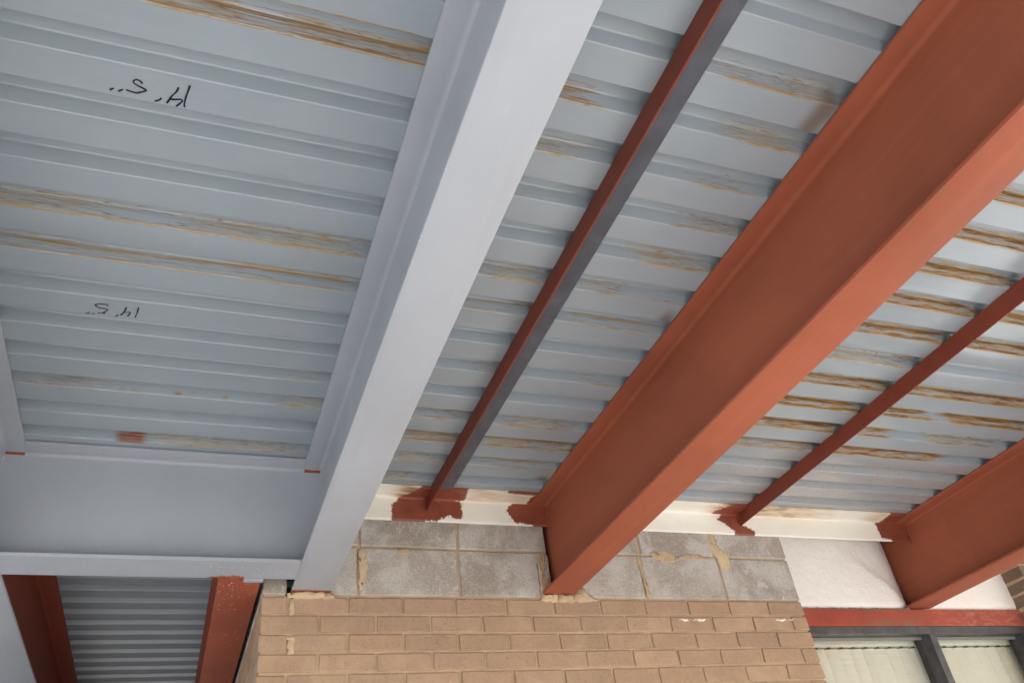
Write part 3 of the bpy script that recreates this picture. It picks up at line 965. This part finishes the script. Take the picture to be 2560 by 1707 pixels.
def ledger_part(name, cols, close):
    cols = list(cols)
    sub = idx[:, cols]
    remap = {int(v): i for i, v in enumerate(sub.ravel())}
    fs = []
    for j in range(len(cols) - 1):
        a = sub[:-1, j]; b = sub[:-1, j + 1]; c = sub[1:, j + 1]; d = sub[1:, j]
        fs += [(remap[int(p)], remap[int(q)], remap[int(r)], remap[int(s)]) for p, q, r, s in zip(a, b, c, d)]
    me = mesh(name, V[sub.ravel()].tolist(), fs, True)
    me.set_sharp_from_angle(angle=R(40))
    set_attr(me, 'paint', paint[sub.ravel()])
    set_attr(me, 'burn', burn[sub.ravel()])
    o = link(name, me, M['ledger'], led)
    fix_parent(o)
    return o
ledger_part('upright_leg', range(0, nup + 3), False)
ledger_part('top_leg', range(nup + 2, len(pf)), False)

# ------------------------------------------------------------------ brick and block wall
BT, CH, BL, J = 1.077, 0.0662, 0.2018, 0.009
wall = empty('brick_wall', (1.38, YW, 0), 'tan brick wall with two grey concrete block courses on top', 'wall')

def brick_mesh(lx, ly, lz, seed):
    bm = bmesh.new()
    box_bm(bm, -lx / 2, lx / 2, -ly / 2, ly / 2, -lz / 2, lz / 2, 0.0028, 1)
    r_ = random.Random(seed)
    for v in bm.verts:
        v.co += Vector((r_.uniform(-1, 1), r_.uniform(-0.6, 0.6), r_.uniform(-1, 1))) * 0.0016
    return bm_mesh('brick', bm)
_cache = {}
def brick_obj(cx, cy, cz, lx, ly, lz, mat, parent, name='brick', jitter=0.0014):
    key = (round(lx, 3), round(ly, 3), round(lz, 3), mat.name, rng.randrange(3))
    if key not in _cache:
        me = brick_mesh(lx, ly, lz, len(_cache))
        me.materials.append(mat)
        _cache[key] = me
    o = bpy.data.objects.new(name, _cache[key])
    C.objects.link(o)
    o.parent = parent
    o.location = (cx, cy + rng.uniform(-1, 1) * jitter, cz + H0 + rng.uniform(-1, 1) * jitter * 0.9)
    o.rotation_euler = (0, rng.uniform(-1, 1) * 0.004, rng.uniform(-1, 1) * 0.003)
    fix_parent(o)
    return o

XW0, XW1, DPT = 0.234, 2.530, 0.092
rest = bmesh.new()
def rest_box(*a):
    box_bm(rest, a[0], a[1], a[2], a[3], a[4] + H0, a[5] + H0, 0.0025, 1)
NROW = 41
for row in range(NROW):
    zt = BT - row * CH
    zb = zt - CH + J
    zc, lz = (zt + zb) / 2, zt - zb
    if zb < -H0 + 0.005:
        break
    odd = row % 2 == 0
    joints = [0.330 + BL * k for k in range(12)] if odd else [0.431 + BL * k for k in range(12)]
    edges = [XW0 - J / 2] + [j for j in joints if j < XW1 - 0.04] + [XW1 + J / 2]
    for k in range(len(edges) - 1):
        a, b = edges[k] + J / 2, edges[k + 1] - J / 2
        if row == 0 and k == 0:
            b -= 0.006
        if row == 0 and k == 1:
            a += 0.008
        if row == 2 and k == 1:
            a += 0.012
        dy = 0.192 if (k == 0 and odd) else DPT
        if row < 11:
            brick_obj((a + b) / 2, YW + dy / 2, zc, b - a, dy, lz, M['brick'], wall)
        else:
            rest_box(a, b, YW, YW + dy, zb, zt)
    # return face running away from the viewer
    y0 = YW + (0.192 if odd else DPT) + J
    while y0 < 6.0:
        y1 = y0 + BL - J
        if row < 9 and y0 < 4.3:
            brick_obj(XW0 + DPT / 2, (y0 + y1) / 2, zc, DPT, y1 - y0, lz, M['brick'], wall)
        else:
            rest_box(XW0, XW0 + DPT, y0, y1, zb, zt)
        y0 = y1 + J
o = link('lower_bricks', bm_mesh('lower_bricks', rest), M['brick'], wall)
fix_parent(o)
o['kind'] = 'stuff'

# mortar body behind the brick faces
bm = bmesh.new()
RC = 0.0070
def mb(*a):
    box_bm(bm, a[0], a[1], a[2], a[3], a[4] + H0, a[5] + H0)
mb(XW0 + RC, XW1 - RC, YW + RC, YW + 0.19, -H0 + 0.003, BT + 0.006)
mb(XW0 + RC, XW0 + 0.17, YW + 0.1905, 6.0, -H0 + 0.003, BT + 0.006)
mb(XW0 + RC, 0.314, YW + RC + 0.001, 6.0, BT + 0.0065, 1.484)
mb(0.445, 1.338, YW + RC, YW + 0.19, BT + 0.0065, 1.484)
mb(1.392, XW1 - RC, YW + RC, YW + 0.19, BT + 0.0065, 1.484)
o = link('mortar', bm_mesh('mortar', bm), M['mortar'], wall)
fix_parent(o)

# concrete blocks
def block(x0, x1, z0, z1, yf=YW, rough=0.0, dep=0.09):
    bm = bmesh.new()
    box_bm(bm, x0, x1, yf, yf + dep, z0 + H0, z1 + H0, 0.004, 1)
    bmesh.ops.subdivide_edges(bm, edges=[e for e in bm.edges if e.calc_length() > 0.05], cuts=7, use_grid_fill=True)
    for v in bm.verts:
        v.co += mnoise.noise_vector(v.co * 22) * (0.0012 + rough)
    o = link('concrete_block', bm_mesh('concrete_block', bm, False), M['block'], wall)
    fix_parent(o)
    return o
JB = 1.273
lo0, lo1, hi0, hi1 = BT + 0.010, JB - 0.004, JB + 0.004, 1.484
block(XW0, 0.316, lo0, lo1, rough=0.0006)
block(XW0, 0.316, hi0, hi1)
block(0.440, 0.5655, lo0, lo1)
block(0.440, 0.567, hi0, hi1)
block(0.575, 0.9535, lo0, lo1)
block(0.577, 0.9585, hi0, hi1)
block(0.9625, 1.291, lo0, lo1)
block(0.968, 1.338, hi0, hi1, rough=0.0006)
block(1.314, 1.342, lo0 + 0.03, lo1 - 0.004, yf=YW + 0.002, rough=0.0015)
block(1.398, 1.757, lo0, lo1)
block(1.398, 1.769, hi0, hi1)
block(1.767, 2.148, lo0, lo1)
block(1.779, 2.138, hi0, hi1)
block(2.158, XW1, lo0, lo1)
block(2.148, XW1, hi0, hi1)
yb = YW + 0.10
while yb < 5.8:
    for z0, z1 in ((lo0, lo1), (hi0, hi1)):
        bm = bmesh.new()
        box_bm(bm, XW0, XW0 + 0.09, yb, yb + 0.38, z0 + H0, z1 + H0, 0.004, 1)
        o = link('concrete_block', bm_mesh('concrete_block', bm), M['block'], wall)
        fix_parent(o)
    yb += 0.389

# mortar smears and lumps standing proud of the blocks
def smear(name, poly, mat, h=0.005, y=YW - 0.0008, seed=0):
    pts = catmull([Vector(p) for p in poly] + [Vector(poly[0])], 9)[:-1]
    cx = sum(p.x for p in pts) / len(pts); cz = sum(p.y for p in pts) / len(pts)
    vs, fs = [], []
    rings = ((1.0, 0.002), (0.94, -0.25 * h), (0.80, -0.55 * h), (0.55, -h), (0.25, -h))
    n = len(pts)
    for sc, dy in rings:
        for p in pts:
            q = Vector((cx + (p.x - cx) * sc, cz + (p.y - cz) * sc))
            j = (mnoise.noise((q.x * 70, q.y * 70, seed)) * 0.008 + mnoise.noise((q.x * 240, q.y * 240, seed)) * 0.005) * (0.6 + 0.4 * sc)
            j2 = mnoise.noise((q.x * 60, q.y * 60, seed + 9)) * h * 0.55
            vs.append((q.x + j, y + dy + (j2 if dy < 0 else 0), q.y + j * 0.7 + H0))
    for r_ in range(len(rings) - 1):
        for i in range(n):
            k = (i + 1) % n
            fs.append((r_ * n + i, r_ * n + k, (r_ + 1) * n + k, (r_ + 1) * n + i))
    vs.append((cx, y - h, cz + H0))
    for i in range(n):
        fs.append(((len(rings) - 1) * n + i, (len(rings) - 1) * n + (i + 1) % n, len(vs) - 1))
    bm2 = bmesh.new()
    bv = [bm2.verts.new(v) for v in vs]
    for f in fs:
        bm2.faces.new([bv[i] for i in f])
    o = link(name, bm_mesh(name, bm2, True), mat, wall)
    fix_parent(o)
    return o
SM = [[(1.8145, 1.2843), (1.8495, 1.292), (1.8949, 1.2943), (1.9364, 1.2799), (1.9351, 1.2452), (1.8834, 1.2478), (1.8421, 1.2608)],
      [(1.965, 1.2735), (2.022, 1.2864), (2.1118, 1.2739), (2.1096, 1.2661), (1.977, 1.2612)],
      [(2.1312, 1.3838), (2.1626, 1.3837), (2.1807, 1.3203), (2.2161, 1.2778), (2.2073, 1.2279), (2.1791, 1.2079), (2.1591, 1.2204), (2.152, 1.2767), (2.1344, 1.2978)],
      [(0.5680, 1.2587), (0.5963, 1.2505), (0.6022, 1.194), (0.5899, 1.135), (0.5733, 1.1116)],
      [(0.7093, 1.2683), (0.7652, 1.2676), (0.7615, 1.2477), (0.7204, 1.2444)],
      [(1.2900, 1.2716), (1.3253, 1.2656), (1.3226, 1.2203), (1.3076, 1.1755), (1.3054, 1.1378), (1.3404, 1.1446), (1.3055, 1.0944), (1.2895, 1.0943), (1.2935, 1.2133)],
      [(1.1608, 1.3714), (1.1833, 1.3691), (1.1725, 1.36), (1.161, 1.3615)],
      [(1.747, 1.262), (1.768, 1.262), (1.774, 1.18), (1.776, 1.10), (1.764, 1.095), (1.757, 1.18)],
      [(0.331, 1.071), (0.347, 1.071), (0.349, 1.045), (0.346, 1.018), (0.331, 1.018)],
      [(0.328, 0.939), (0.352, 0.938), (0.350, 0.91), (0.352, 0.884), (0.330, 0.884)]]
for i, p in enumerate(SM):
    smear('mortar_smear', p, M['pale_mortar'] if i in (3, 2, 9) else M['mortar'], 0.0020 if i < 8 else 0.0012, seed=i)
LUMP = [[(1.4282, 1.0911), (1.4591, 1.1212), (1.4799, 1.1241), (1.4847, 1.1023), (1.5159, 1.082), (1.5255, 1.0712), (1.4328, 1.0682)],
        [(1.2953, 1.0967), (1.330, 1.0960), (1.356, 1.0955), (1.358, 1.0679), (1.2889, 1.0690)],
        [(1.3637, 1.0955), (1.4238, 1.0938), (1.4280, 1.0682), (1.3621, 1.0679)],
        [(0.3304, 1.0902), (0.36, 1.0930), (0.43, 1.0944), (0.4535, 1.0931), (0.445, 1.0724), (0.3352, 1.0722)],
        [(0.456, 1.092), (0.470, 1.094), (0.4884, 1.0725), (0.448, 1.0722)],
        [(0.318, 1.088), (0.328, 1.090), (0.330, 1.078), (0.319, 1.076)]]
for i, p in enumerate(LUMP):
    smear('mortar_lump', p, M['pale_mortar'] if i in (1, 3, 5) else M['mortar'], 0.011, y=YW - 0.001, seed=20 + i)
# bedding under the beam ends
box('bedding_pad', 1.288, 1.440, YW + 0.003, 3.00, BT + 0.0075, BOT - 0.0005, M['mortar'], wall, 0.002)
box('bedding_pad', 0.330, 0.475, YW + 0.003, 3.00, BT + 0.0075, BOT - 0.0045, M['pale_mortar'], wall, 0.002)
box('bearing_edge', X1 - 0.0685, X1 + 0.0685, YW - 0.012, YW + 0.06, BOT - 0.0042, BOT - 0.0002, M['red_cut'], wall, 0.0008)
# flakes of white paint caught on the second course
for x0, w in ((1.885, 0.05), (1.955, 0.055), (2.36, 0.06), (2.425, 0.10)):
    z = 0.9975
    smear('paint_flake', [(x0, z), (x0 + w * .4, z + 0.004), (x0 + w, z + 0.002), (x0 + w * .9, z - 0.004), (x0 + w * .3, z - 0.003)], M['foam'], 0.0008, y=YW - 0.0012, seed=x0)

# ------------------------------------------------------------------ rendered infill, lintel, window
YR = 3.020
def infill(x0, x1, z0, z1, label, round_l, round_r, seed):
    nx, nz = max(12, int((x1 - x0) / 0.008)), int((z1 - z0) / 0.008)
    vs, fs = [], []
    for i in range(nx + 1):
        for k in range(nz + 1):
            x = x0 + (x1 - x0) * i / nx; z = z0 + (z1 - z0) * k / nz
            d = 0.0
            if round_r:
                q = max(0, 1 - (x1 - x) / 0.16)
                d += 0.055 * q ** 2.4
            if round_l:
                q = max(0, 1 - (x - x0) / 0.05)
                d += 0.02 * q ** 2
            q = max(0, 1 - (z - z0) / 0.03)
            d += 0.012 * q ** 2
            # a soft ridge running down to the beam seat
            if round_r:
                ln = (x - (x1 - 0.02)) * 0.62 + (z - (z0 + 0.02)) * 0.78
                d -= 0.010 * math.exp(-(ln / 0.03) ** 2) * max(0, 1 - (x1 - x) / 0.45)
            n = mnoise.fractal((x * 34, z * 34, seed), 0.8, 2.0, 4) * 0.0016 + mnoise.noise((x * 8, z * 8, seed)) * 0.003
            ex = 0.004 * mnoise.noise((z * 30, seed, 1)) if i == nx else 0
            vs.append((x + ex, YR + d - n, z + H0))
    for i in range(nx):
        for k in range(nz):
            a = i * (nz + 1) + k
            fs.append((a, a + nz + 1, a + nz + 2, a + 1))
    # close the back so it is a solid slab
    b0 = len(vs)
    for x, z in ((x0, z0), (x1, z0), (x1, z1), (x0, z1)):
        vs.append((x, YR + 0.12, z + H0))
    row = lambda i: [i * (nz + 1) + k for k in range(nz + 1)]
    fs.append((b0, b0 + 3, b0 + 2, b0 + 1))
    fs.append(tuple(row(0)) + (b0 + 3, b0))
    fs.append(tuple(reversed(row(nx))) + (b0 + 1, b0 + 2))
    fs.append(tuple(reversed([i * (nz + 1) for i in range(nx + 1)])) + (b0, b0 + 1))
    fs.append(tuple(i * (nz + 1) + nz for i in range(nx + 1)) + (b0 + 2, b0 + 3))
    o = link('render_infill', mesh('render_infill', vs, fs, True), M['foam'])
    o.data.set_sharp_from_angle(angle=R(50))
    return tag(o, label, 'render panel', 'white render infill above the window')
infill(XW1 - 0.02, 3.312, 1.0935, 1.484, 'rough white render panel between the concrete blocks and the red beam', False, True, 3)
infill(3.345, 4.06, 1.0935, 1.484, 'white render panel right of the red beam, under the far pier edge', True, False, 8)

lt = empty('lintel', (3.3, YR - 0.004, 1.009 + H0), 'stained red steel lintel above the dark window frame', 'lintel')
box('face_plate', XW1 - 0.03, 4.10, YR - 0.006, YR + 0.006, 1.009, 1.0895, M['lintel'], lt, 0.003, 3)
box('top_plate', XW1 - 0.03, 4.10, YR + 0.0062, YR + 0.13, 1.082, 1.0893, M['lintel'], lt)
bm = bmesh.new()
for i in range(46):
    x = XW1 + i * 0.016
    box_bm(bm, x, x + 0.018, YR - 0.003, YR + 0.02, 1.0898 + H0, 1.0898 + H0 + 0.003 + 0.004 * rng.random(), 0.001)
o = link('dirt_line', bm_mesh('dirt_line', bm), M['mortar'], lt)
o.data.materials[0] = mat_plain('grey_dirt', (0.22, 0.215, 0.19), 0.95, 0.3, 30)
fix_parent(o)
o['kind'] = 'stuff'

win = empty('window', (3.3, YR + 0.03, -1.45 + H0), 'dark framed window with two tall panes beneath the red lintel', 'window')
WB = -1.45
GY = 3.078
def hbar(name, z0, z1, y0, y1, mat, x0=XW1 - 0.02, x1=4.10, bev=0.002):
    return box(name, x0, x1, y0, y1, z0, z1, mat, win, bev)
MX0, MX1 = 3.318, 3.360
hbar('head_frame', 0.9735, 1.0082, YR - 0.0015, YR + 0.085, M['frame'])
hbar('sill_frame', WB, WB + 0.06, YR, YR + 0.09, M['frame'])
box('mullion', MX0, MX1, YR - 0.0035, YR + 0.10, WB + 0.0605, 0.9730, M['frame'], win, 0.004, 3)
box('jamb', XW1 + 0.002, XW1 + 0.040, YR + 0.001, YR + 0.09, WB + 0.0605, 0.9730, M['frame'], win, 0.002)
box('jamb', 3.935, 3.975, YR + 0.001, YR + 0.09, WB + 0.0605, 0.9730, M['frame'], win, 0.002)
for a, b in ((XW1 + 0.0402, MX0 - 0.0002), (MX1 + 0.0002, 3.9348)):
    box('gasket', a, b, GY - 0.012, GY - 0.004, 0.9600, 0.9732, M['rubber'], win, 0.001)
    box('glass_pane', a, b, GY - 0.003, GY + 0.003, WB + 0.0605, 0.9733, M['glass'], win, 0.0)

def blind(x0, x1, label, ph):
    e = empty('vertical_blind', ((x0 + x1) / 2, 3.15, 0.95 + H0), label, 'blind', 'vertical blinds behind the window')
    bm = bmesh.new()
    zc, yc = 0.970, 3.150
    prof = []
    for i in range(12):
        a = 2 * math.pi * i / 12
        ca, sa = math.cos(a), math.sin(a)
        prof.append((yc + 0.026 * math.copysign(abs(ca) ** 0.6, ca), zc + 0.0185 * math.copysign(abs(sa) ** 0.6, sa)))
    prism('head_rail', prof, 'x', x0, x1, M['rail'], e)
    n = int((x1 - x0) / 0.0725)
    for k in range(n):
        cx = x0 + 0.045 + k * 0.0725
        rot = R(-15 + 4 * math.sin(k * 2.2 + ph) + rng.uniform(-2.5, 2.5))
        vs, fs = [], []
        S = 7
        for i in range(S):
            u = (i / (S - 1) - 0.5)
            bow = 0.006 * (1 - 4 * u * u)
            lx, ly = u * 0.089, -bow
            px = cx + lx * math.cos(rot) - ly * math.sin(rot)
            py = yc + lx * math.sin(rot) + ly * math.cos(rot)
            for z in (0.944, -0.2, -1.40):
                for t in (0, 0.0007):
                    vs.append((px, py + t, z + H0))
        for i in range(S - 1):
            for j in range(2):
                for t in (0, 1):
                    a = i * 6 + j * 2 + t
                    fs.append((a, a + 6, a + 8, a + 2) if t == 0 else (a + 2, a + 8, a + 6, a))
        s_ = link('vane', mesh('vane', vs, fs, True), M['blind'], e)
        fix_parent(s_)
        h = box('hanger', cx - 0.010, cx + 0.010, yc - 0.012, yc - 0.008, 0.9455, 0.9515, M['hook'], e, 0.0005, 1)
    for hx in (x0 + 0.02, x1 - 0.10):
        box('bracket', hx, hx + 0.016, yc - 0.034, yc - 0.0275, 0.984, 0.998, M['hook'], e, 0.001, 1)
    return e
blind(2.62, 3.425, 'cream vertical blind in the left pane next to the brick edge', 0.4)
blind(3.475, 4.06, 'cream vertical blind in the right pane beyond the dark mullion', 2.0)
structure('room_ceiling', XW1 - 0.02, 4.29, 3.115, 7.55, 2.612, 2.64, M['plaster'])

# ------------------------------------------------------------------ far pier at the right edge
PX0 = 3.985
pier = empty('brick_pier', (PX0 + 0.6, YW, 0), 'dark brown brick pier at the far right edge beyond the white panel', 'brick pier')
rest = bmesh.new()
for row in range(47):
    zt = 1.48 - row * CH
    zb = zt - CH + J
    if zb < -H0 + 0.004:
        break
    x = PX0
    off = 0.0 if row % 2 else 0.1
    first = True
    while x < 4.42:
        x1 = min(x + BL - J - (off if first else 0), 4.5)
        if row < 10:
            brick_obj((x + x1) / 2, YW + 0.06, (zt + zb) / 2, x1 - x, 0.12, zt - zb, M['dark_brick'], pier, jitter=0.002)
        else:
            rest_box(x, x1, YW, YW + 0.12, zb, zt)
        x = x1 + J
        first = False
o = link('lower_bricks', bm_mesh('lower_bricks', rest), M['dark_brick'], pier)
fix_parent(o)
o['kind'] = 'stuff'
bm = bmesh.new()
box_bm(bm, PX0 + 0.0015, 4.49, YW + 0.004, YW + 0.19, 0.003, 1.484 + H0)
o = link('mortar', bm_mesh('mortar', bm), M['mortar'], pier)
fix_parent(o)
